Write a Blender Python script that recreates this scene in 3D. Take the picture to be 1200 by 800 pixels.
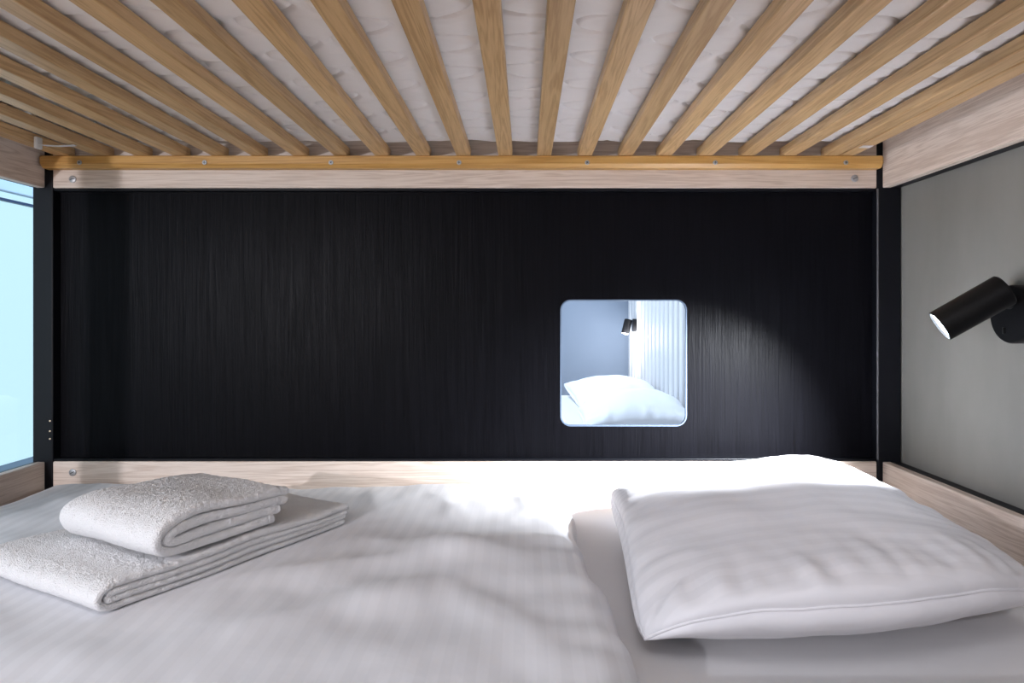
import bpy, bmesh, math, random
from mathutils import Vector, Matrix, noise

random.seed(7)
for o in list(bpy.data.objects):
    bpy.data.objects.remove(o, do_unlink=True)
SC = bpy.context.scene
COL = SC.collection
H = 1.0                       # eye height; z values below are written relative to it

# ------------------------------------------------------------------ camera
cam_d = bpy.data.cameras.new('camera')
cam_d.lens = 24.0
cam_d.sensor_width = 36.0
cam_d.shift_x = -15 / 1200
cam_d.shift_y = -30 / 1200
cam_d.clip_start = 0.02
cam = bpy.data.objects.new('camera', cam_d)
COL.objects.link(cam)
cam.location = (0, -1.65, H)
cam.rotation_euler = (math.radians(90), 0, 0)
SC.camera = cam

# ------------------------------------------------------------------ world, lights, exposure
W = bpy.data.worlds.new('sky')
SC.world = W
W.use_nodes = True
bg = W.node_tree.nodes['Background']
bg.inputs[0].default_value = (0.60, 0.86, 0.97, 1)
bg.inputs[1].default_value = 1.2

SC.view_settings.view_transform = 'Standard'
SC.view_settings.look = 'None'
SC.view_settings.gamma = 1.0
SC.view_settings.use_curve_mapping = False
SC.view_settings.exposure = 0.0


def light(name, kind, loc, energy, color, size=0.05, rot=(0, 0, 0), parent=None, **kw):
    d = bpy.data.lights.new(name, kind)
    d.energy = energy
    d.color = color
    if kind == 'AREA':
        d.shape = 'RECTANGLE'
        d.size = size
        d.size_y = kw.pop('size_y', size)
    else:
        d.shadow_soft_size = size
    for k, v in kw.items():
        setattr(d, k, v)
    o = bpy.data.objects.new(name, d)
    COL.objects.link(o)
    o.location = loc
    o.rotation_euler = rot
    return o


# lamp of the room in front of the bunk, at seated height, left of the photographer
light('room_lamp', 'POINT', (-1.33, -2.25, H + 0.12), 82, (0.95, 0.94, 1.0), 0.015)
# unseen area fills added to brighten both halves of the room from above
light('overhead_fill_front', 'AREA', (-0.2, -2.55, H + 1.85), 13, (0.96, 0.95, 1.0), 1.2, size_y=0.9)
light('overhead_fill_rear', 'AREA', (-0.7, 1.4, H + 1.85), 85, (0.66, 0.82, 1.0), 1.0, size_y=1.0)


# ------------------------------------------------------------------ materials
def new_mat(name):
    m = bpy.data.materials.new(name)
    m.use_nodes = True
    nt = m.node_tree
    return m, nt, nt.nodes['Principled BSDF']


def N(nt, kind, **kw):
    n = nt.nodes.new(kind)
    for k, v in kw.items():
        if k in n.inputs:
            n.inputs[k].default_value = v
        else:
            setattr(n, k, v)
    return n


def ramp(nt, stops):
    r = nt.nodes.new('ShaderNodeValToRGB')
    el = r.color_ramp.elements
    while len(el) < len(stops):
        el.new(0.5)
    for e, (p, c) in zip(el, stops):
        e.position = p
        e.color = (*c, 1)
    return r


def coords(nt, scale, rand=True):
    tc = N(nt, 'ShaderNodeTexCoord')
    mp = N(nt, 'ShaderNodeMapping')
    mp.inputs['Scale'].default_value = scale
    if rand:
        oi = N(nt, 'ShaderNodeObjectInfo')
        mul = N(nt, 'ShaderNodeMath', operation='MULTIPLY')
        mul.inputs[1].default_value = 37.0
        nt.links.new(oi.outputs['Random'], mul.inputs[0])
        add = N(nt, 'ShaderNodeVectorMath', operation='ADD')
        nt.links.new(tc.outputs['Object'], add.inputs[0])
        nt.links.new(mul.outputs[0], add.inputs[1])
        nt.links.new(add.outputs[0], mp.inputs['Vector'])
    else:
        nt.links.new(tc.outputs['Object'], mp.inputs['Vector'])
    return mp


def wood(name, axis, dark, mid, lite, rings=26.0, stretch=0.06, rough=0.5, bump=0.12):
    """Timber with the grain running along one axis."""
    m, nt, b = new_mat(name)
    sc = [1.0, 1.0, 1.0]
    sc[axis] = stretch
    mp = coords(nt, sc)
    n1 = N(nt, 'ShaderNodeTexNoise', Scale=rings, Detail=3.0, Roughness=0.55, Distortion=0.9)
    n2 = N(nt, 'ShaderNodeTexNoise', Scale=rings * 9, Detail=2.0, Roughness=0.6)
    nt.links.new(mp.outputs[0], n1.inputs['Vector'])
    nt.links.new(mp.outputs[0], n2.inputs['Vector'])
    # growth rings: noise folded by a sine
    ml = N(nt, 'ShaderNodeMath', operation='MULTIPLY'); ml.inputs[1].default_value = 38.0
    sn = N(nt, 'ShaderNodeMath', operation='SINE')
    nt.links.new(n1.outputs[0], ml.inputs[0]); nt.links.new(ml.outputs[0], sn.inputs[0])
    a = N(nt, 'ShaderNodeMath', operation='MULTIPLY_ADD'); a.inputs[1].default_value = 0.22; a.inputs[2].default_value = 0.0
    nt.links.new(sn.outputs[0], a.inputs[0])
    s2 = N(nt, 'ShaderNodeMath', operation='ADD')
    nt.links.new(a.outputs[0], s2.inputs[0]); nt.links.new(n2.outputs[0], s2.inputs[1])
    r = ramp(nt, [(0.2, dark), (0.5, mid), (0.85, lite)])
    nt.links.new(s2.outputs[0], r.inputs[0])
    oi = N(nt, 'ShaderNodeObjectInfo')
    hv = N(nt, 'ShaderNodeHueSaturation')
    mr = N(nt, 'ShaderNodeMapRange'); mr.inputs['To Min'].default_value = 0.86; mr.inputs['To Max'].default_value = 1.08
    nt.links.new(oi.outputs['Random'], mr.inputs[0])
    nt.links.new(mr.outputs[0], hv.inputs['Value'])
    nt.links.new(r.outputs[0], hv.inputs['Color'])
    nt.links.new(hv.outputs[0], b.inputs['Base Color'])
    b.inputs['Roughness'].default_value = rough
    bp = N(nt, 'ShaderNodeBump', Strength=bump, Distance=0.0015)
    nt.links.new(s2.outputs[0], bp.inputs['Height'])
    nt.links.new(bp.outputs[0], b.inputs['Normal'])
    return m


def plain(name, col, rough=0.5, metal=0.0, nscale=None, nstr=0.1, ndist=0.001, spec=0.5):
    m, nt, b = new_mat(name)
    b.inputs['Base Color'].default_value = (*col, 1)
    b.inputs['Roughness'].default_value = rough
    b.inputs['Metallic'].default_value = metal
    b.inputs['Specular IOR Level'].default_value = spec
    if nscale:
        mp = coords(nt, (1, 1, 1))
        n = N(nt, 'ShaderNodeTexNoise', Scale=nscale, Detail=4.0)
        nt.links.new(mp.outputs[0], n.inputs['Vector'])
        bp = N(nt, 'ShaderNodeBump', Strength=nstr, Distance=ndist)
        nt.links.new(n.outputs[0], bp.inputs['Height'])
        nt.links.new(bp.outputs[0], b.inputs['Normal'])
    return m


def linen(name, col, axis=None, period=0.03, spec=0.2):
    """White bed linen; axis gives the direction across the woven satin stripes."""
    m, nt, b = new_mat(name)
    mp = coords(nt, (1, 1, 1), rand=False)
    b.inputs['Roughness'].default_value = 0.75
    b.inputs['Specular IOR Level'].default_value = spec
    b.inputs['Sheen Weight'].default_value = 0.15
    if axis is not None:
        sep = N(nt, 'ShaderNodeSeparateXYZ')
        nt.links.new(mp.outputs[0], sep.inputs[0])
        ml = N(nt, 'ShaderNodeMath', operation='MULTIPLY'); ml.inputs[1].default_value = 2 * math.pi / period
        sn = N(nt, 'ShaderNodeMath', operation='SINE')
        nt.links.new(sep.outputs[axis], ml.inputs[0]); nt.links.new(ml.outputs[0], sn.inputs[0])
        r = ramp(nt, [(0.4, tuple(c * 0.955 for c in col)), (0.6, col)])
        mr = N(nt, 'ShaderNodeMapRange'); mr.inputs['From Min'].default_value = -1
        nt.links.new(sn.outputs[0], mr.inputs[0])
        nt.links.new(mr.outputs[0], r.inputs[0])
        nt.links.new(r.outputs[0], b.inputs['Base Color'])
        r2 = ramp(nt, [(0.4, (0.8,) * 3), (0.6, (0.5,) * 3)])
        nt.links.new(mr.outputs[0], r2.inputs[0])
        nt.links.new(r2.outputs[0], b.inputs['Roughness'])
    else:
        b.inputs['Base Color'].default_value = (*col, 1)
    n = N(nt, 'ShaderNodeTexNoise', Scale=11.0, Detail=3.0, Roughness=0.5, Distortion=0.3)
    nt.links.new(mp.outputs[0], n.inputs['Vector'])
    bp = N(nt, 'ShaderNodeBump', Strength=0.25, Distance=0.006)
    nt.links.new(n.outputs[0], bp.inputs['Height'])
    nt.links.new(bp.outputs[0], b.inputs['Normal'])
    return m


BEECH_Y = wood('beech_slat', 1, (0.46, 0.28, 0.13), (0.57, 0.37, 0.185), (0.64, 0.425, 0.22), 34, 0.045, 0.42)
PINE_X = wood('pine_ledger', 0, (0.38, 0.19, 0.045), (0.49, 0.265, 0.072), (0.56, 0.32, 0.10), 40, 0.03, 0.4)
ASH_X = wood('ash_rail_long', 0, (0.57, 0.455, 0.385), (0.69, 0.58, 0.505), (0.77, 0.66, 0.585), 44, 0.04, 0.5)
ASH_Y = wood('ash_rail_end', 1, (0.57, 0.455, 0.385), (0.69, 0.58, 0.505), (0.77, 0.66, 0.585), 44, 0.04, 0.5)
BLACK_STEEL = plain('black_steel', (0.004, 0.0045, 0.007), 0.4, 0.0, 300, 0.05, spec=0.2)
LAMP_BLACK = plain('lamp_black', (0.004, 0.004, 0.005), 0.45, 0.0, 400, 0.04, spec=0.2)
STEEL = plain('screw_steel', (0.42, 0.43, 0.45), 0.5, 0.7)
SCREW_DARK = plain('screw_recess', (0.03, 0.03, 0.035), 0.6)
PLASTIC = plain('white_plastic', (0.75, 0.75, 0.76), 0.35)
LABEL = plain('paper_label', (0.82, 0.80, 0.82), 0.6)
SHEET = linen('sheet_white', (0.72, 0.71, 0.725))
DUVET = linen('duvet_satin', (0.71, 0.71, 0.745), 0, 0.027)
PILLOW = linen('pillow_satin', (0.72, 0.71, 0.75), 1, 0.034)
TICKING = linen('mattress_ticking', (0.90, 0.89, 0.91))
PLAIN_PILLOW = linen('pillow_plain', (0.84, 0.85, 0.88))
TERRY = plain('terry_cloth', (0.92, 0.91, 0.925), 0.95, 0.0, 520, 1.0, 0.004, 0.1)
PAINT = plain('wall_paint', (0.62, 0.60, 0.58), 0.85, 0, 90, 0.08)
PAINT_BLUE = plain('wall_paint_blue_grey', (0.21, 0.255, 0.33), 0.85, 0, 90, 0.08)
RIB = plain('ribbed_cladding', (0.66, 0.66, 0.68), 0.6, 0, 40, 0.1)
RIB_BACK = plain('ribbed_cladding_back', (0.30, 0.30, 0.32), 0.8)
CEIL = plain('ceiling_paint', (0.78, 0.78, 0.78), 0.9, 0, 90, 0.05)
FLOORM = wood('floor_boards', 1, (0.30, 0.2, 0.12), (0.40, 0.28, 0.18), (0.47, 0.34, 0.22), 12, 0.08, 0.5)
FRAME_WHITE = plain('window_frame_white', (0.78, 0.82, 0.86), 0.4)
FRAME_DARK = plain('window_frame_dark', (0.02, 0.04, 0.09), 0.4)
BLIND = plain('blind_fabric', (0.42, 0.58, 0.72), 0.8)
LIT_RIM = plain('lit_opening_rim', (0.10, 0.14, 0.21), 0.4)  # blue tint stands for light on the cut edge of the panel


def black_grain():
    m, nt, b = new_mat('black_grained_panel')
    mp = coords(nt, (1, 1, 0.035), rand=False)
    n1 = N(nt, 'ShaderNodeTexNoise', Scale=160.0, Detail=4.0, Roughness=0.65, Distortion=0.5)
    nt.links.new(mp.outputs[0], n1.inputs['Vector'])
    r = ramp(nt, [(0.3, (0.002, 0.002, 0.003)), (0.7, (0.005, 0.005, 0.007))])
    nt.links.new(n1.outputs[0], r.inputs[0])
    nt.links.new(r.outputs[0], b.inputs['Base Color'])
    b.inputs['Specular IOR Level'].default_value = 0.05
    r2 = ramp(nt, [(0.3, (0.46,) * 3), (0.7, (0.34,) * 3)])
    nt.links.new(n1.outputs[0], r2.inputs[0])
    nt.links.new(r2.outputs[0], b.inputs['Roughness'])
    bp = N(nt, 'ShaderNodeBump', Strength=0.5, Distance=0.002)
    nt.links.new(n1.outputs[0], bp.inputs['Height'])
    nt.links.new(bp.outputs[0], b.inputs['Normal'])
    return m


def grey_panel():
    m, nt, b = new_mat('grey_end_panel')
    mp = coords(nt, (1, 1, 0.35))
    n1 = N(nt, 'ShaderNodeTexNoise', Scale=5.0, Detail=6.0, Roughness=0.6)
    nt.links.new(mp.outputs[0], n1.inputs['Vector'])
    r = ramp(nt, [(0.3, (0.175, 0.17, 0.158)), (0.7, (0.22, 0.213, 0.198))])
    nt.links.new(n1.outputs[0], r.inputs[0])
    nt.links.new(r.outputs[0], b.inputs['Base Color'])
    b.inputs['Roughness'].default_value = 0.5
    return m


def glass():
    m = bpy.data.materials.new('window_glass')
    m.use_nodes = True
    nt = m.node_tree
    out = nt.nodes['Material Output']
    nt.nodes.remove(nt.nodes['Principled BSDF'])
    t = N(nt, 'ShaderNodeBsdfTransparent')
    t.inputs[0].default_value = (0.95, 0.98, 1, 1)
    g = N(nt, 'ShaderNodeBsdfGlossy', Roughness=0.02)
    mx = N(nt, 'ShaderNodeMixShader')
    mx.inputs[0].default_value = 0.05
    nt.links.new(t.outputs[0], mx.inputs[1]); nt.links.new(g.outputs[0], mx.inputs[2])
    nt.links.new(mx.outputs[0], out.inputs[0])
    return m


def emit(name, col, strength):
    m, nt, b = new_mat(name)
    b.inputs['Base Color'].default_value = (0.9, 0.9, 0.9, 1)
    b.inputs['Emission Color'].default_value = (*col, 1)
    b.inputs['Emission Strength'].default_value = strength
    return m


BLACK_PANEL = black_grain()
GREY_PANEL = grey_panel()
GLASS = glass()
LED = emit('led_lens', (0.80, 0.90, 1.0), 90.0)


# ------------------------------------------------------------------ object helpers
def link(name, me, mat, parent=None, loc=(0, 0, 0)):
    if mat and not me.materials:
        me.materials.append(mat)
    o = bpy.data.objects.new(name, me)
    COL.objects.link(o)
    o.location = loc
    if parent:
        o.parent = parent
        p = Vector((0, 0, 0))
        q = parent
        while q:
            p += q.location
            q = q.parent
        o.location = Vector(loc) - p
    return o


def thing(name, label, cat, loc, group=None):
    o = bpy.data.objects.new(name, None)
    COL.objects.link(o)
    o.location = loc
    o.empty_display_size = 0.05
    return tag(o, label, cat, group)


def tag(o, label, cat, group=None):
    o['label'] = label
    o['category'] = cat
    if group:
        o['group'] = group
    return o


def struct(o, label=None, cat=None):
    o['kind'] = 'structure'
    if label:
        o['label'] = label
    if cat:
        o['category'] = cat
    return o


def bm_mesh(name, bm, smooth=False):
    me = bpy.data.meshes.new(name)
    bmesh.ops.recalc_face_normals(bm, faces=bm.faces)
    bm.to_mesh(me)
    bm.free()
    if smooth:
        for p in me.polygons:
            p.use_smooth = True
    return me


def box_mesh(name, sx, sy, sz, bevel=0.002, seg=2):
    bm = bmesh.new()
    bmesh.ops.create_cube(bm, size=1.0)
    bmesh.ops.scale(bm, vec=(sx, sy, sz), verts=bm.verts)
    if bevel:
        bmesh.ops.bevel(bm, geom=list(bm.edges), offset=bevel, segments=seg, affect='EDGES', profile=0.5)
    return bm_mesh(name, bm)


def box(name, x0, x1, y0, y1, z0, z1, mat, parent=None, bevel=0.002, seg=2):
    """z given relative to eye height H"""
    me = box_mesh(name, abs(x1 - x0), abs(y1 - y0), abs(z1 - z0), bevel, seg)
    return link(name, me, mat, parent, ((x0 + x1) / 2, (y0 + y1) / 2, (z0 + z1) / 2 + H))


def frame_of(d):
    d = Vector(d).normalized()
    up = Vector((0, 0, 1)) if abs(d.z) < 0.95 else Vector((0, 1, 0))
    a = d.cross(up).normalized()
    b = d.cross(a).normalized()
    return d, a, b


def lathe_mesh(name, d, prof, seg=32, smooth=True):
    """prof: list of (t along d, radius)"""
    d, a, b = frame_of(d)
    bm = bmesh.new()
    rings = []
    for t, r in prof:
        if r <= 1e-6:
            rings.append([bm.verts.new(d * t)])
        else:
            rings.append([bm.verts.new(d * t + a * r * math.cos(2 * math.pi * k / seg) + b * r * math.sin(2 * math.pi * k / seg)) for k in range(seg)])
    for r0, r1 in zip(rings, rings[1:]):
        if len(r0) == 1 and len(r1) == 1:
            continue
        for k in range(seg):
            k2 = (k + 1) % seg
            if len(r0) == 1:
                bm.faces.new((r0[0], r1[k], r1[k2]))
            elif len(r1) == 1:
                bm.faces.new((r0[k], r1[0], r0[k2]))
            else:
                bm.faces.new((r0[k], r1[k], r1[k2], r0[k2]))
    me = bm_mesh(name, bm)
    if smooth:
        for p in me.polygons:
            p.use_smooth = True
        try:
            me.set_sharp_from_angle(angle=math.radians(35))
        except Exception:
            pass
    return me


def lathe(name, loc, d, prof, mat, parent=None, seg=32):
    return link(name, lathe_mesh(name, d, prof, seg), mat, parent, loc)


def poly2d(name, loops, y0, y1, mat, parent=None, loc=None):
    """Flat plate in the XZ plane from 2D outlines (later loops are holes), between depths y0 and y1."""
    cu = bpy.data.curves.new(name, 'CURVE')
    cu.dimensions = '2D'
    cu.fill_mode = 'BOTH'
    cu.extrude = abs(y1 - y0) / 2
    for lp in loops:
        s = cu.splines.new('POLY')
        s.points.add(len(lp) - 1)
        for p, (x, z) in zip(s.points, lp):
            p.co = (x, z, 0, 1)
        s.use_cyclic_u = True
    tmp = bpy.data.objects.new('tmp', cu)
    COL.objects.link(tmp)
    dg = bpy.context.evaluated_depsgraph_get()
    me = bpy.data.meshes.new_from_object(tmp.evaluated_get(dg))
    bpy.data.objects.remove(tmp, do_unlink=True)
    me.transform(Matrix.Rotation(math.radians(90), 4, 'X'))
    me.materials.clear()
    return link(name, me, mat, parent, (0, (y0 + y1) / 2, H) if loc is None else loc)


def rrect(cx, cz, w, h, r, n=8):
    pts = []
    for k, (sx, sz) in enumerate(((1, 1), (-1, 1), (-1, -1), (1, -1))):
        for i in range(n + 1):
            a = math.pi / 2 * (k + i / n)
            pts.append((cx + sx * (w / 2 - r) + r * math.cos(a), cz + sz * (h / 2 - r) + r * math.sin(a)))
    return pts


def grid_mesh(name, nu, nv, fn, smooth=True, closed_u=False):
    vs, fs = [], []
    for j in range(nv + 1):
        for i in range(nu if closed_u else nu + 1):
            vs.append(fn(i / nu, j / nv))
    w = nu if closed_u else nu + 1
    for j in range(nv):
        for i in range(nu):
            i2 = (i + 1) % w if closed_u else i + 1
            fs.append((j * w + i, j * w + i2, (j + 1) * w + i2, (j + 1) * w + i))
    return vs, fs


def mesh_from(name, vs, fs, smooth=True):
    me = bpy.data.meshes.new(name)
    me.from_pydata(vs, [], fs)
    me.update()
    bm = bmesh.new()
    bm.from_mesh(me)
    bmesh.ops.remove_doubles(bm, verts=bm.verts, dist=1e-5)
    bmesh.ops.recalc_face_normals(bm, faces=bm.faces)
    bm.to_mesh(me)
    bm.free()
    if smooth:
        for p in me.polygons:
            p.use_smooth = True
    return me


# ------------------------------------------------------------------ measured planes
XL, XR = -1.159, 0.864         # inner faces of the end rails
PL0, PL1 = -1.190, -1.141      # left posts
PR0, PR1 = 0.853, 0.910        # right posts
YF = -1.0                      # inner face of the front rails
RZ0, RZ1 = 0.309, 0.50         # upper rails
LZ0, LZ1 = -0.62, -0.352       # lower rails
SZ = 0.3807                    # underside of the slats
ST = 0.022                     # slat thickness
MZ = -0.452                    # top of lower mattress
DZ = -0.403                    # top of the duvet

# ------------------------------------------------------------------ room shell
X0, X1, Y0, Y1, ZC = -1.9, 1.9, -3.2, 2.68, 1.9
struct(box('floor', X0 - .1, X1 + .1, Y0 - .1, Y1 + .1, -H - .1, -H, FLOORM, None, 0), 'wooden floor under the bunk bed', 'floor')
struct(box('ceiling', X0 - .1, X1 + .1, Y0 - .1, Y1 + .1, ZC, ZC + .1, CEIL, None, 0), 'white ceiling above the bunk bed', 'ceiling')
struct(box('wall_front', X0 - .1, X1 + .1, Y0 - .1, Y0, -H, ZC, PAINT, None, 0), 'plain pale wall facing the open side of the bunk', 'wall')
struct(box('wall_back', X0, X1, Y1, Y1 + .1, -H, ZC, PAINT_BLUE, None, 0), 'blue grey wall seen through the square opening', 'wall')
struct(box('wall_right', X1, X1 + .1, Y0, Y1, -H, ZC, PAINT, None, 0), 'plain pale side wall beyond the grey end panel', 'wall')
# left wall with the wide window
WY0, WY1, WZ0, WZ1 = -2.4, 1.9, -0.585, 0.56
wl = poly2d('wall_left', [[(Y0, -H), (Y1, -H), (Y1, ZC), (Y0, ZC)], [(WY0, WZ0), (WY0, WZ1), (WY1, WZ1), (WY1, WZ0)]], -0.05, 0.05, PAINT)
wl.data.transform(Matrix.Rotation(math.radians(90), 4, 'Z'))
wl.location = (X0 - 0.05, 0, H)
struct(wl, 'pale wall with the wide window beyond the foot end', 'wall')
win = bpy.data.objects.new('window_1', None)
COL.objects.link(win)
win.location = (X0, (WY0 + WY1) / 2, H + WZ0)
struct(win, 'bright pale blue window seen past the foot end of the bunk', 'window')
box('window_pane', X0 - .056, X0 - .05, WY0 + .03, WY1 - .03, WZ0 + .02, WZ1 - .02, GLASS, win, 0)
box('window_sill', X0 - .08, X0 + .0, WY0, WY1, WZ0, WZ0 + .02, FRAME_DARK, win)
box('window_frame', X0 - .08, X0 - .02, WY0, WY0 + .03, WZ0 + .02, WZ1 - .02, FRAME_WHITE, win)
box('window_frame', X0 - .08, X0 - .02, WY1 - .03, WY1, WZ0 + .02, WZ1 - .02, FRAME_WHITE, win)
box('window_head', X0 - .08, X0 - .02, WY0, WY1, WZ1 - .02, WZ1, FRAME_DARK, win)
box('transom_bar', X0 - .048, X0 - .03, WY0 + .03, WY1 - .03, 0.427, 0.437, FRAME_DARK, win, 0.001)
box('blind_cassette', X0 - .048, X0 - .02, WY0 + .03, WY1 - .03, 0.462, WZ1 - .02, BLIND, win, 0.004)

# ribbed wall of the sleeping place behind, seen through the square opening
RW = 0.65
rib = struct(box('wall_ribbed', RW + .02, RW + .06, 0.12, Y1, -H, ZC, RIB_BACK, None, 0), 'ribbed pale wall beside the pillows behind the opening', 'wall')
rm = box_mesh('rib', 0.022, 0.07, 1.9, 0.006, 1)
ry = 0.9
k = 0
while ry < Y1 - 0.03:
    o = link('rib', rm, RIB, rib, (RW + 0.011, ry, H - 0.05))
    ry += 0.1
    k += 1
struct(box('baseboard_back', X0, RW, Y1 - .015, Y1, -H, -H + .08, FRAME_WHITE, None, 0.002), 'white baseboard under the blue grey wall', 'baseboard')

# ------------------------------------------------------------------ the bunk bed
bed = thing('bunk_bed', 'black and ash bunk bed with beech slats under the upper berth', 'bunk bed', (-0.14, -0.5, 0))
PT = 0.75
for x0, x1 in ((PL0, PL1), (PR0, PR1)):
    for y0, y1 in ((0.0, 0.05), (YF - 0.05, YF)):
        box('post', x0, x1, y0, y1, -H, PT, BLACK_STEEL, bed, 0.003)
# thin bright steel edge on the post by the head end
box('post_edge', PR0 - 0.003, PR0 + 0.001, -0.0035, 0.001, LZ1 + .005, RZ0 - .002, plain('post_edge_grey', (0.10, 0.10, 0.11), 0.3), bed, 0.001)

screw_me = lathe_mesh('screw', (0, -1, 0), [(0, 0), (0, 0.0056), (0.0014, 0.0056), (0.002, 0.0048), (0.002, 0)], 16)
cross_me = box_mesh('screw_recess', 0.006, 0.0008, 0.0012, 0)
bolt_me = lathe_mesh('bolt', (0, -1, 0), [(0, 0), (0, 0.0085), (0.0022, 0.0085), (0.003, 0.0072), (0.003, 0)], 20)
slot_me = box_mesh('bolt_slot', 0.011, 0.0008, 0.0016, 0)


def recess(kind, parent, x, y, z, ang):
    me, dy = (slot_me, .0034) if kind == 'bolt' else (cross_me, .0024)
    for a in ((ang,) if kind == 'bolt' else (ang, ang + math.pi / 2)):
        s = link('screw_slot', me, SCREW_DARK, parent, (x, y - dy, z + H))
        s.rotation_euler[1] = a


# long rails
rail_ub = box('upper_rail', PL1, PR0 - 0.002, 0.0, 0.025, RZ0, RZ1, ASH_X, bed, 0.0025)
rail_lb = box('lower_rail', PL1, PR0 - 0.002, 0.0, 0.025, LZ0, LZ1, ASH_X, bed, 0.0025)
box('upper_rail', PL1, PR0 - 0.002, YF - 0.025, YF, RZ0, RZ1, ASH_X, bed, 0.0025)
box('lower_rail', PL1, PR0 - 0.002, YF - 0.025, YF, LZ0, -0.37, ASH_X, bed, 0.0025)
for rl, spots in ((rail_ub, ((-1.092, 0.330), (0.797, 0.332), (0.80, 0.452))), (rail_lb, ((-1.092, -0.378), (0.797, -0.386)))):
    for (x, z) in spots:
        a = random.uniform(-.6, .6)
        o = link('bolt', bolt_me, STEEL, rl, (x, -0.0002, z + H)); o.rotation_euler[1] = a
        recess('bolt', rl, x, -0.0002, z, a)
# end rails (timber boards on a black steel frame)
for xi, s in ((XL, -1), (XR, 1)):
    for (z0, z1) in ((RZ0, RZ1 + 0.02), (LZ0, LZ1)):
        box('end_rail', xi, xi + s * 0.020, YF, -0.0005, z0, z1, ASH_Y, bed, 0.0025)
    for (z0, z1) in ((RZ0 + 0.001, RZ0 + 0.05), (LZ1 - 0.05, LZ1 - 0.001)):
        box('end_frame', xi + s * 0.0205, xi + s * (0.031 if s < 0 else 0.046), YF, -0.0005, z0, z1, BLACK_STEEL, bed, 0.002)
# panels
HX, HZ, HW = (732.5 - 615) / 484.8, (370 - 426) / 484.8, 147 / 484.8
bp_ = poly2d('back_panel', [[(PL1 - .01, LZ1 - .03), (PR0 + .01, LZ1 - .03), (PR0 + .01, RZ0 + .03), (PL1 - .01, RZ0 + .03)],
                            rrect(HX, HZ, HW + .008, HW + .008, 0.026)], 0.026, 0.046, BLACK_PANEL, bed)
tr = poly2d('lit_opening_rim', [rrect(HX, HZ, HW + .0078, HW + .0078, 0.026), rrect(HX, HZ, HW + .002, HW + .002, 0.023)], 0.0245, 0.034, LIT_RIM, bp_)  # ring added for the light caught on the cut edge
tr['label'] = 'rounded rim of the square opening, painted pale as if lit'
box('panel_edge', PL1, PR0 - .002, 0.004, 0.026, LZ1, LZ1 + .006, BLACK_STEEL, bed, 0.001)
box('panel_edge', PL1, PR0 - .002, 0.004, 0.026, RZ0 - .006, RZ0, BLACK_STEEL, bed, 0.001)
ep = box('end_panel', PR1, PR1 + 0.016, YF - .02, -0.0005, LZ1 - .04, RZ0 + .05, GREY_PANEL, bed, 0.001)
ep['label'] = 'smooth grey panel at the head end'
box('mattress_board', PL1 + .02, PR0 - .02, YF + .002, -.002, LZ0, LZ0 + .018, ASH_X, bed)
# hinge pins showing on the foot-end post
pin = lathe_mesh('hinge_pin', (0, -1, 0), [(0, 0), (0, 0.002), (0.002, 0.002), (0.0028, 0)], 10)
for py in (493, 505, 514):
    link('hinge_pin', pin, plain('brass_pin', (0.7, 0.55, 0.4), 0.3, 1.0) if py == 493 else bpy.data.materials['brass_pin'], bed, (-1.147, -0.0002, H + (370 - py) / 484.8))


# slat support ledgers with a bevelled lower edge
def ledger(x0, x1, yb, s, mat):
    prof = [(0, 0.352), (0.022, 0.352), (0.030, 0.361), (0.030, SZ - .002), (0.028, SZ), (0, SZ)]
    bm = bmesh.new()
    rings = []
    for x in (x0, x0 + .004, x1 - .004, x1):
        ins = 0.0025 if x in (x0, x1) else 0
        rings.append([bm.verts.new((x - (x0 + x1) / 2, s * max(0, d - ins), z + (ins if k < 3 else -ins * .4) - SZ)) for k, (d, z) in enumerate(prof)])
    n = len(prof)
    for a, b in zip(rings, rings[1:]):
        for k in range(n):
            bm.faces.new((a[k], a[(k + 1) % n], b[(k + 1) % n], b[k]))
    bm.faces.new(rings[0]); bm.faces.new(rings[-1])
    return link('slat_ledger', bm_mesh('slat_ledger', bm), mat, bed, ((x0 + x1) / 2, yb, H + SZ))


lb = ledger(-1.153, 0.852, -0.0006, -1, PINE_X)
ledger(-1.153, 0.852, YF + .0006, 1, PINE_X)
for px in (93.5, 240, 388, 538, 688, 838, 991):
    x, z = (px - 615) / 493.8, (370 - 190.5) / 493.8
    a = random.uniform(0, 1.5)
    o = link('screw', screw_me, STEEL, lb, (x, -0.0308, z + H)); o.rotation_euler[1] = a
    recess('screw', lb, x, -0.0308, z, a)

# slats
SLAT_PX = [72, 119, 164, 209, 255, 302, 350.5, 399, 447.5, 495, 543, 592, 637.5, 685.5, 733.5, 779.5, 827, 877, 926, 975, 994]
slat_me = box_mesh('slat', 0.034, 0.985, ST, 0.0022, 2)
slats = []
for i, c in enumerate(SLAT_PX):
    x = (c - 615) / 493.8
    o = link('slat', slat_me, BEECH_Y, bed, (x, -0.4975, H + SZ + ST / 2 + .0004))
    o.rotation_euler[2] = random.uniform(-.002, .002)
    slats.append(o)
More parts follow.
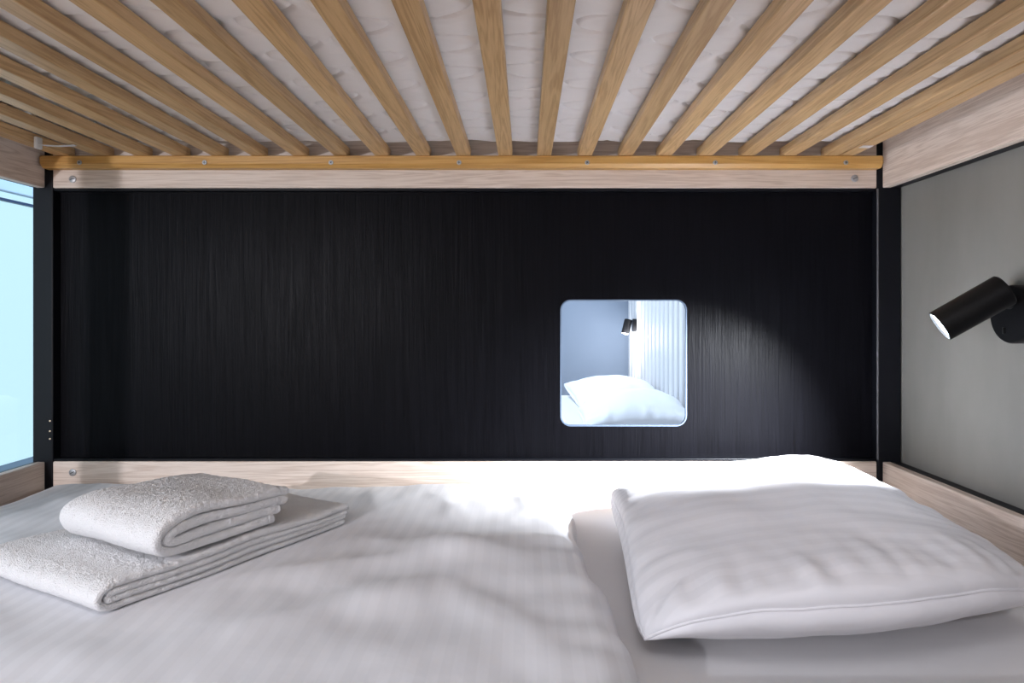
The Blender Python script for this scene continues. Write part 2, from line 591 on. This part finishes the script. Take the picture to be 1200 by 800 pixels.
# white plastic clip and tape at the foot end, paper tag on the last slat at the head end
box('plastic_clip', -1.074, -1.066, -0.158, -0.140, SZ - .014, SZ + .012, PLASTIC, bed, 0.002)
tv, tf = [], []
pts = [(-1.068, -0.15, SZ - .004), (-1.055, -0.147, SZ - .006), (-1.03, -0.140, SZ - .0055), (-1.00, -0.131, SZ - .0015)]
for (x, y, z) in pts:
    for dz, dy in ((-.0006, -.005), (-.0006, .005), (.0006, .005), (.0006, -.005)):
        tv.append((x, y + dy, z + dz + H))
for k in range(len(pts) - 1):
    for j in range(4):
        tf.append((4 * k + j, 4 * k + (j + 1) % 4, 4 * k + 4 + (j + 1) % 4, 4 * k + 4 + j))
tf += [(0, 1, 2, 3), (12, 13, 14, 15)]
link('plastic_tape', mesh_from('plastic_tape', tv, tf, False), PLASTIC, bed)
lab = box('paper_tag', (994 - 615) / 493.8 - .012, (994 - 615) / 493.8 + .012, -0.125, -0.105, SZ - .0012, SZ - .0002, LABEL, bed, 0)

# ------------------------------------------------------------------ upper mattress, quilted underside
UX0, UX1, UY0, UY1 = -1.13, 0.815, -0.985, -0.022
UZ = SZ + ST + .003


def quilt(x, y):
    """depth of the stitched seams at a point (serpentine rows of rounded lobes)"""
    P, S, A = 0.12, 0.12, 0.05
    best = 9.0
    wob = 0.35 * math.sin(x * 7.0) + 0.3 * math.sin(y * 5.0 + x * 3)
    c0 = round(x / S)
    for c in range(c0 - 1, c0 + 2):
        ph = 2 * math.pi * y / P + wob + (math.pi * 0.9 if c % 2 else 0)
        s = math.sin(ph)
        f = math.copysign(abs(s) ** 0.6, s)
        xs = c * S + A * f
        df = A * 0.75 * math.cos(ph) * 2 * math.pi / P
        d = abs(x - xs) / math.sqrt(1 + df * df)
        best = min(best, d)
    return 0.0055 * math.exp(-(best / 0.0032) ** 2) - 0.003 * min(1, best / 0.03)


def under(u, v):
    x = UX0 + (UX1 - UX0) * u
    y = UY0 + (UY1 - UY0) * v
    e = min(x - UX0, UX1 - x, y - UY0, UY1 - y)
    edge = 0.03 * (1 - min(1, e / 0.03)) ** 2
    z = UZ + 0.0045 + quilt(x, y) + edge + 0.0025 * noise.noise((x * 14, y * 30, 1.7)) + 0.006 * max(0, noise.noise((x * 9, y * 12, 0.3)))
    return (x, y, H + max(UZ, z))


vs, fs = grid_mesh('m', 640, 320, under)
n0 = len(vs)
# sides and top
NU, NV = 640, 320
ring = [i for i in range(NU + 1)] + [j * (NU + 1) + NU for j in range(1, NV + 1)] + [NV * (NU + 1) + i for i in range(NU - 1, -1, -1)] + [j * (NU + 1) for j in range(NV - 1, 0, -1)]
top = []
for r_ in ring:
    x, y, z = vs[r_]
    top.append(len(vs)); vs.append((x, y, H + UZ + 0.14))
m = len(ring)
for k in range(m):
    fs.append((ring[k], ring[(k + 1) % m], top[(k + 1) % m], top[k]))
fs.append(tuple(top))
um = link('upper_mattress', mesh_from('upper_mattress', vs, fs), TICKING)
tag(um, 'white quilted mattress lying on the beech slats overhead', 'mattress')

# ------------------------------------------------------------------ lower mattress in its sheet
def soft_slab(name, x0, x1, y0, y1, z0, z1, rad, amp, nu, nv):
    def f(u, v):
        x, y = x0 + (x1 - x0) * u, y0 + (y1 - y0) * v
        e = min(x - x0, x1 - x, y - y0, y1 - y)
        t = min(1, e / rad)
        return (x, y, H + z1 - rad * 0.6 * (1 - math.sqrt(1 - (1 - t) ** 2)) - amp * abs(noise.noise((x * 6, y * 6, 2.2))))
    v_, f_ = grid_mesh(name, nu, nv, f)
    ring = [i for i in range(nu + 1)] + [j * (nu + 1) + nu for j in range(1, nv + 1)] + [nv * (nu + 1) + i for i in range(nu - 1, -1, -1)] + [j * (nu + 1) for j in range(nv - 1, 0, -1)]
    bot = []
    for r_ in ring:
        x, y, z = v_[r_]
        bot.append(len(v_)); v_.append((x, y, H + z0))
    for k in range(len(ring)):
        f_.append((ring[k], ring[(k + 1) % len(ring)], bot[(k + 1) % len(ring)], bot[k]))
    f_.append(tuple(bot))
    return mesh_from(name, v_, f_)


lm = link('lower_mattress', soft_slab('lower_mattress', -1.135, 0.845, YF + .008, -.008, LZ0 + .02, MZ, 0.03, 0.002, 120, 60), SHEET)
tag(lm, 'mattress in a plain white sheet under the duvet and pillow', 'mattress')

# ------------------------------------------------------------------ duvet
DX0, DY0, DY1 = -1.128, YF + .012, -.014


def fold(x, y):
    z = 0.011 * noise.noise((x * 2.6, y * 3.1, 5.0)) + 0.006 * noise.noise((x * 6 + y * 2, y * 9, 1.0))
    # long soft creases
    for (ax, ay, bx, by, w, h) in ((-.45, -.62, .05, -.42, .035, .012), (-.30, -.42, .07, -.56, .03, .010), (-.42, -.80, -.10, -.60, .035, .010),
                                   (-.95, -.62, -.60, -.86, .03, .008), (-.20, -.10, -.12, -.34, .02, .007), (-.02, -.08, .02, -.30, .02, .007),
                                   (-.35, -.08, -.30, -.30, .022, .006), (-.12, -.62, .06, -.86, .03, .008), (-1.0, -.15, -.8, -.4, .03, .008)):
        dx, dy = bx - ax, by - ay
        L2 = dx * dx + dy * dy
        t = ((x - ax) * dx + (y - ay) * dy) / L2
        tc = min(1, max(0, t))
        d = math.hypot(x - ax - dx * tc, y - ay - dy * tc)
        d += 0.012 * noise.noise((x * 12, y * 12, ax))
        z += 1.15 * h * math.exp(-(d / (1.25 * w)) ** 2) * math.sin(math.pi * min(1, max(0, 0.1 + tc * .8)))
    z += 0.0022 * noise.noise((x * 22, y * 14, 3.0))
    # pressed flat below the towels
    a = (x + .572) * .480 + (y + .740) * .877
    b = -(x + .572) * .877 + (y + .740) * .480
    o = max(-a, a - .47, -b, b - .335, 0)
    k = min(1, o / .07)
    return z * (k * k * (3 - 2 * k)) - .004 * (1 - k)


def duvet_edge(y):
    t = (y - DY1) / (DY0 - DY1)
    return 0.088 + 0.055 * t + 0.007 * math.sin(t * 11) + 0.004 * math.sin(t * 31 + 1) - 0.07 * max(0, 1 - t / 0.06) ** 2


def duvet_pt(u, v):
    y = DY0 + (DY1 - DY0) * v
    xe = duvet_edge(y)
    x = DX0 + (xe - DX0) * u
    dr = xe - x
    rr = 0.055
    t = min(1, dr / rr)
    hgt = math.sqrt(max(0, 1 - (1 - t) ** 2))
    for e, rad in ((x - DX0, .03), (y - DY0, .035), (DY1 - y, .03)):
        t2 = min(1, max(0, e) / rad)
        hgt = min(hgt, 0.25 + 0.75 * math.sqrt(max(0, 1 - (1 - t2) ** 2)))
    base = DZ - MZ
    z = base + fold(x, y) * min(1, hgt * 1.1)
    if dr < 0.12:
        z += 0.004 * math.sin(y * 70 + 4 * noise.noise((y * 9, 0, 0))) * (1 - dr / .12)
    return (x, y, H + MZ + .003 + max(0.0, z * hgt))


NU, NV = 210, 150
vs, fs = grid_mesh('duvet', NU, NV, duvet_pt)
ring = [i for i in range(NU + 1)] + [j * (NU + 1) + NU for j in range(1, NV + 1)] + [NV * (NU + 1) + i for i in range(NU - 1, -1, -1)] + [j * (NU + 1) for j in range(NV - 1, 0, -1)]
bot = []
for r_ in ring:
    x, y, z = vs[r_]
    bot.append(len(vs)); vs.append((x, y, H + MZ + .001))
for k in range(len(ring)):
    fs.append((ring[k], ring[(k + 1) % len(ring)], bot[(k + 1) % len(ring)], bot[k]))
fs.append(tuple(bot))
dv = link('duvet', mesh_from('duvet', vs, fs), DUVET)
tag(dv, 'white satin-striped duvet spread flat under the towels', 'duvet')


def duvet_z(x, y):
    return DZ + fold(x, y) + .003


# ------------------------------------------------------------------ pillows
def pillow_mesh(name, C, top_h, bot_h, floor_z, nu=70, seed=0.0, pin=0.035, wr=0.004, power=0.5, lift=0.0):
    """C: four corners FL, FR, BR, BL (x, y, z rel.)"""
    C = [Vector(c) for c in C]

    def mid(u, v):
        a, b = (u + 1) / 2, (v + 1) / 2
        # sides pulled inwards between the corners
        p = (C[0] * (1 - a) + C[1] * a) * (1 - b) + (C[3] * (1 - a) + C[2] * a) * b
        cx = (C[0] + C[1] + C[2] + C[3]) / 4
        k = pin * ((u * u) * (1 - v * v) + (v * v) * (1 - u * u))
        q = Vector((cx.x, cx.y, p.z))
        p = p + (q - p) * k * 2
        p += (q - p) * .035 * (u * v) ** 8
        p.y -= 1.45 * lift * (1 - u * u) * max(0, -v) ** 3
        p.z += lift * (1 - u ** 4) * max(0, -v) ** 3 + lift * .5 * (1 - v ** 2) * max(0, -u) ** 3 + .004 * noise.noise((p.x * 14, p.y * 14, seed)) * (1 - (u * v) ** 2)
        return p

    def prof(u, v):
        return max(0.0, (1 - u ** 2) * (1 - v ** 2)) ** power

    vs, fs = [], []
    idx = {}
    n = nu
    for side in (1, -1):
        for j in range(n + 1):
            for i in range(n + 1):
                # denser towards the edges
                u = math.sin((i / n - .5) * math.pi)
                v = math.sin((j / n - .5) * math.pi)
                if side == -1 and (i in (0, n) or j in (0, n)):
                    idx[(side, i, j)] = idx[(1, i, j)]
                    continue
                p = mid(u, v)
                h = prof(u, v)
                e = 1 - max(abs(u), abs(v))
                if side == 1:
                    w = wr * (1 - .8 * max(0, v)) * math.exp(-(e / .25) ** 2) * (noise.noise((p.x * (34 if abs(v) > abs(u) else 9), p.y * (9 if abs(v) > abs(u) else 34), seed)) * 2.2) + .006 * noise.noise((p.x * 7, p.y * 7, seed + 3)) * min(1, e * 5)
                    z = p.z + top_h * h * (1 - .33 * max(0, v)) + w * min(1, e * 14)
                else:
                    z = p.z - bot_h * h
                ob = 0.016 * 4 * h * max(0, 1 - h) * (1.0 if side == -1 else .6)
                cc_ = (C[0] + C[1] + C[2] + C[3]) / 4
                if abs(u) > abs(v):
                    p.x += ob * (1 if u > 0 else -1) * abs(u)
                else:
                    p.y += ob * (1 if v > 0 else -1) * abs(v)
                z = max(z, floor_z)
                idx[(side, i, j)] = len(vs)
                vs.append((p.x, p.y, z + H))
        for j in range(n):
            for i in range(n):
                f = [idx[(side, i, j)], idx[(side, i + 1, j)], idx[(side, i + 1, j + 1)], idx[(side, i, j + 1)]]
                fs.append(f if side == 1 else f[::-1])
    me = mesh_from(name, vs, fs)
    rim = [mid(math.sin((i / n - .5) * math.pi), -1) for i in range(n + 1)]
    rim += [mid(1, math.sin((i / n - .5) * math.pi)) for i in range(1, n + 1)]
    rim += [mid(math.sin((.5 - i / n) * math.pi), 1) for i in range(1, n + 1)]
    rim += [mid(-1, math.sin((.5 - i / n) * math.pi)) for i in range(1, n)]
    return me, rim


def tube(name, pts, r, mat, parent, closed=True, seg=6):
    vs, fs = [], []
    n = len(pts)
    for i, p in enumerate(pts):
        p = Vector(p)
        a = Vector(pts[(i + 1) % n] if closed or i < n - 1 else pts[i])
        b = Vector(pts[i - 1] if closed or i > 0 else pts[i])
        d, e, f = frame_of(a - b)
        for k in range(seg):
            t = 2 * math.pi * k / seg
            vs.append(tuple(p + e * r * math.cos(t) + f * r * math.sin(t)))
    for i in range(n if closed else n - 1):
        for k in range(seg):
            j = (i + 1) % n
            fs.append((i * seg + k, i * seg + (k + 1) % seg, j * seg + (k + 1) % seg, j * seg + k))
    return link(name, mesh_from(name, vs, fs), mat, parent)


PF = MZ + .002
C = [(.148, -.765, -.425), (.745, -.705, -.400), (.692, -.025, -.336), (.185, -.135, -.395)]
pw = thing('pillow', 'large white satin-striped pillow on the lower mattress below the reading lamp', 'pillow', (.44, -.41, H + PF))
me, rim = pillow_mesh('pillow_case', C, 0.098, 0.085, PF, 100, 2.0, 0.02, 0.0045, 0.42, 0.056)
me.transform(Matrix.Translation((-.44, -.41 + .82, -H - PF)))
link('pillow_case', me, PILLOW, pw, (.44, -.41, H + PF))
tube('seam', [(p.x, p.y, p.z + H) for p in rim], 0.0022, PILLOW, pw)

# two pillows on the bed behind the opening
rb = thing('neighbour_bed', 'pale low bed behind the square opening', 'bed', (-.15, 1.1, 0))
box('bed_base', -1.2, RW - .01, 0.25, 2.0, -H, -.62, FRAME_WHITE, rb, 0.004)
link('mattress', soft_slab('neighbour_mattress', -1.2, RW - .01, 0.25, 2.0, -.618, -.42, 0.03, 0.002, 60, 60), SHEET, rb)
QF = -.419
for (nm, cc, lab_, th) in (('a', [(.22, .85, -.41), (.64, .85, -.40), (.64, 1.42, -.38), (.23, 1.38, -.41)], 'nearer of the two white pillows behind the square opening', .105),
                           ('b', [(.25, 1.44, -.415), (.64, 1.47, -.39), (.64, 1.99, -.37), (.20, 1.97, -.36)], 'farther of the two white pillows behind the square opening', .09)):
    me, rim = pillow_mesh('pillow', cc, th, 0.05, QF, 50, 6.0 if nm == 'a' else 9.0, 0.03, 0.006)
    o = link('pillow', me, PLAIN_PILLOW)
    tag(o, lab_, 'pillow', 'pillows behind the opening')


# ------------------------------------------------------------------ towels: ribbons of thick cloth, folded
def ribbon(name, path, t, origin, du, dw, width, amp, seed, nw=120, step=0.003, taper=0.0):
    """path: (u, z) centre line of the folded cloth; extruded over width along dw"""
    # resample with Catmull-Rom
    P = [Vector((a, b)) for a, b in path]
    dense = []
    for i in range(len(P) - 1):
        p0, p1, p2, p3 = P[max(0, i - 1)], P[i], P[i + 1], P[min(len(P) - 1, i + 2)]
        n = max(2, int((p2 - p1).length / step))
        for k in range(n):
            s = k / n
            dense.append(0.5 * ((2 * p1) + (p2 - p0) * s + (2 * p0 - 5 * p1 + 4 * p2 - p3) * s * s + (3 * p1 - p0 - 3 * p2 + p3) * s ** 3))
    dense.append(P[-1])
    n = len(dense)
    loop = []
    left, right = [], []
    for i, p in enumerate(dense):
        d = (dense[min(n - 1, i + 1)] - dense[max(0, i - 1)]).normalized()
        nn = Vector((-d.y, d.x))
        left.append(p + nn * t / 2)
        right.append(p - nn * t / 2)
    loop = left[:]
    d = (dense[-1] - dense[-2]).normalized(); nn = Vector((-d.y, d.x))
    for k in range(1, 6):
        a = math.pi * k / 6
        loop.append(dense[-1] + nn * t / 2 * math.cos(a) + d * t / 2 * math.sin(a))
    loop += right[::-1]
    d = (dense[0] - dense[1]).normalized(); nn = Vector((-d.y, d.x))
    for k in range(1, 6):
        a = math.pi * k / 6
        loop.append(dense[0] + nn * t / 2 * math.cos(a) + d * t / 2 * math.sin(a))
    m = len(loop)
    du, dw = Vector(du), Vector(dw)
    vs, fs = [], []
    # cap rows rounded in a little
    rows = [(0.0, 0.55), (0.0025, 0.85)] + [(0.006 + (width - 0.012) * j / nw, 1.0) for j in range(nw + 1)] + [(width - .0025, .85), (width, .55)]
    centre = [dense[min(n - 1, i)] for i in range(n)] + [dense[-1]] * 5 + dense[::-1] + [dense[0]] * 5
    for (w, s) in rows:
        for k in range(m):
            c = centre[k]
            q = c + (loop[k] - c) * s
            wv = amp * noise.noise((q.x * 9 + seed, w * 9, q.y * 14))
            e = 1.6 * amp * noise.noise((w * 6, q.x * 5, seed))
            p = Vector(origin) + du * (q.x + e * .6) + dw * (w + wv * .8)
            z = q.y + wv * (0.4 + q.y / .06)
            f = 0.0017 * noise.noise((p.x * 280, p.y * 280, z * 280)) + 0.0006 * noise.noise((p.x * 90, p.y * 90, z * 90))
            vs.append((p.x + f, p.y - f, H + p.z + max(0.0015, z + f)))
    R = len(rows)
    for j in range(R - 1):
        for k in range(m):
            k2 = (k + 1) % m
            fs.append((j * m + k, j * m + k2, (j + 1) * m + k2, (j + 1) * m + k))
    # end caps as strips between the two sides of the cloth
    for j in (0, R - 1):
        for i in range(n - 1):
            a, b = i, i + 1
            c, d_ = (n + 5) + (n - 1 - (i + 1)), (n + 5) + (n - 1 - i)
            fs.append((j * m + a, j * m + b, j * m + c, j * m + d_))
        fs.append(tuple(j * m + k for k in range(n - 1, n + 6)))
        fs.append(tuple(j * m + (k % m) for k in range(2 * n + 4, 2 * n + 11)))
    return mesh_from(name, vs, fs)


# bath towel underneath
A = Vector((-.572, -.740, 0)); B = Vector((-.345, -.325, 0))
du = (B - A).normalized(); dw = Vector((-du.y, du.x, 0))
zt = max(duvet_z(A.x + du.x * a + dw.x * b, A.y + du.y * a + dw.y * b) for a in (0, .1, .2, .3, .4, .47) for b in (0, .1, .2, .33))
t = 0.0108
L = 0.47
path1 = [(L - .006, t * .62), (.25, t * .5), (.05, t * .5), (.016, t * .7), (.004, t * 1.9), (.016, t * 3.1), (.06, t * 3.35), (.25, t * 3.3), (L - .02, t * 3.25), (L + .004, t * 2.95)]
path2 = [(L - .004, t * 1.6), (.25, t * 1.5), (.04, t * 1.5), (.020, t * 1.72), (.019, t * 2.1), (.04, t * 2.35), (.25, t * 2.4), (L - .001, t * 2.25)]
def towel(name, label, paths, th, at, d1, d2, width, amp, seed):
    bm = bmesh.new()
    for pth in paths:
        bm.from_mesh(ribbon(name, pth, th, (0, 0, -H), d1, d2, width, amp, seed))
    me = bpy.data.meshes.new(name)
    bm.to_mesh(me); bm.free()
    for p in me.polygons:
        p.use_smooth = True
    tag(link(name, me, TERRY, None, at), label, 'towel', 'folded towels')


towel('bath_towel', 'larger folded white terry towel lying flat under the smaller towel', (path1, path2), t * 1.03, (A.x, A.y, H + zt), du, dw, 0.318, .005, 3.0)
zt2 = zt + t * 4.25

# hand towel on top, loosely rolled fold at its near end
A2 = Vector((-.535, -.665, 0)); B2 = Vector((-.405, -.425, 0))
du2 = (B2 - A2).normalized(); dw2 = Vector((-du2.y, du2.x, 0))
t2 = 0.0155
pathA = [(.215, t2 * .55), (.12, t2 * .5), (.05, t2 * .5), (.018, t2 * .85), (.004, t2 * 2.0), (.014, t2 * 3.1), (.052, t2 * 3.72), (.13, t2 * 3.72), (.19, t2 * 3.45), (.245, t2 * 3.2)]
pathB = [(.243, t2 * 2.25), (.18, t2 * 2.45), (.12, t2 * 2.62), (.05, t2 * 2.66), (.026, t2 * 2.45), (.021, t2 * 2.0), (.034, t2 * 1.55), (.08, t2 * 1.5), (.15, t2 * 1.55), (.228, t2 * 1.45)]
towel('hand_towel', 'smaller white terry towel folded thick on top of the bath towel', (pathA, pathB), t2 * 1.05, (A2.x, A2.y, H + zt2), du2, dw2, 0.238, .006, 8.0)

# ------------------------------------------------------------------ reading lamp on the grey end panel
LY, LZ = -0.4035, 0.003
rl = thing('reading_lamp', 'black cylindrical reading lamp on a round base on the grey panel', 'lamp', (PR1, LY, H + LZ))
lathe('base', (PR1, LY, H + LZ), (-1, 0, 0), [(0, 0), (0, .0535), (.022, .0535), (.025, .0515), (.025, 0)], LAMP_BLACK, rl, 64)
box('switch', PR1 - .029, PR1 - .0245, LY + .010, LY + .014, LZ - .036, LZ - .024, plain('switch_black', (0.002, 0.002, 0.003), 0.3), rl, 0.0008)
dh = Vector((-.79, .285, -.545)).normalized()
beam = Vector((-.54, .61, -.56)).normalized()
Fp = Vector((.729, -1.65 + 1.2, -.0185))
HL = 0.118
RH = 0.0285
rear = Fp - dh * HL
lathe('lamp_head', rear + Vector((0, 0, H)), dh, [(0, 0), (0, RH - .003), (.003, RH), (HL - .001, RH), (HL, RH - .0008), (HL, RH - .0025), (HL - .008, RH - .003), (HL - .008, 0)], LAMP_BLACK, rl, 48)
ln = lathe('lens', Fp + Vector((0, 0, H)) - dh * .0075, dh, [(0, 0), (0, RH - .0035), (.003, RH - .0045), (.0035, 0)], LED, rl, 40)
# knuckle between head and base
kn = rear + dh * .035
kd = Vector((PR1 - .024 - kn.x, LY - kn.y - .0, LZ + .02 - kn.z))
lathe('knuckle', kn + Vector((0, 0, H)), kd, [(0, 0), (0, .011), (kd.length, .011), (kd.length, 0)], LAMP_BLACK, rl, 24)
sp = light('reading_lamp_beam', 'SPOT', Fp + Vector((0, 0, H)) + dh * .006, 165, (0.92, 0.96, 1.0), 0.018, spot_size=math.radians(86), spot_blend=1.0)
sp.rotation_euler = beam.to_track_quat('-Z', 'Y').to_euler()

# lamp of the sleeping place behind the opening
NYL = 2.33
nl = thing('reading_lamp', 'small lit dark wall lamp on the ribbed wall behind the opening', 'lamp', (RW, NYL, H - .04))
lathe('base', (RW, NYL, H - .055), (-1, 0, 0), [(0, 0), (0, .038), (.02, .038), (.022, .035), (.022, 0)], LAMP_BLACK, nl, 32)
nd = Vector((-.25, -.05, -1)).normalized()
lathe('lamp_head', (RW - .045, NYL, H - .02), nd, [(0, 0), (0, .019), (.004, .023), (.085, .023), (.085, .021), (.08, .02), (.08, 0)], LAMP_BLACK, nl, 32)
lathe('lens', Vector((RW - .045, NYL, H - .02)) + nd * .081, nd, [(0, 0), (0, .020), (.006, .018), (.010, 0)], emit('led_lens_rear', (1, 1, 1), 40.0), nl, 24)
light('rear_lamp_light', 'POINT', (RW - .075, NYL - .04, H - .125), 6.0, (0.95, 0.97, 1.0), 0.02)
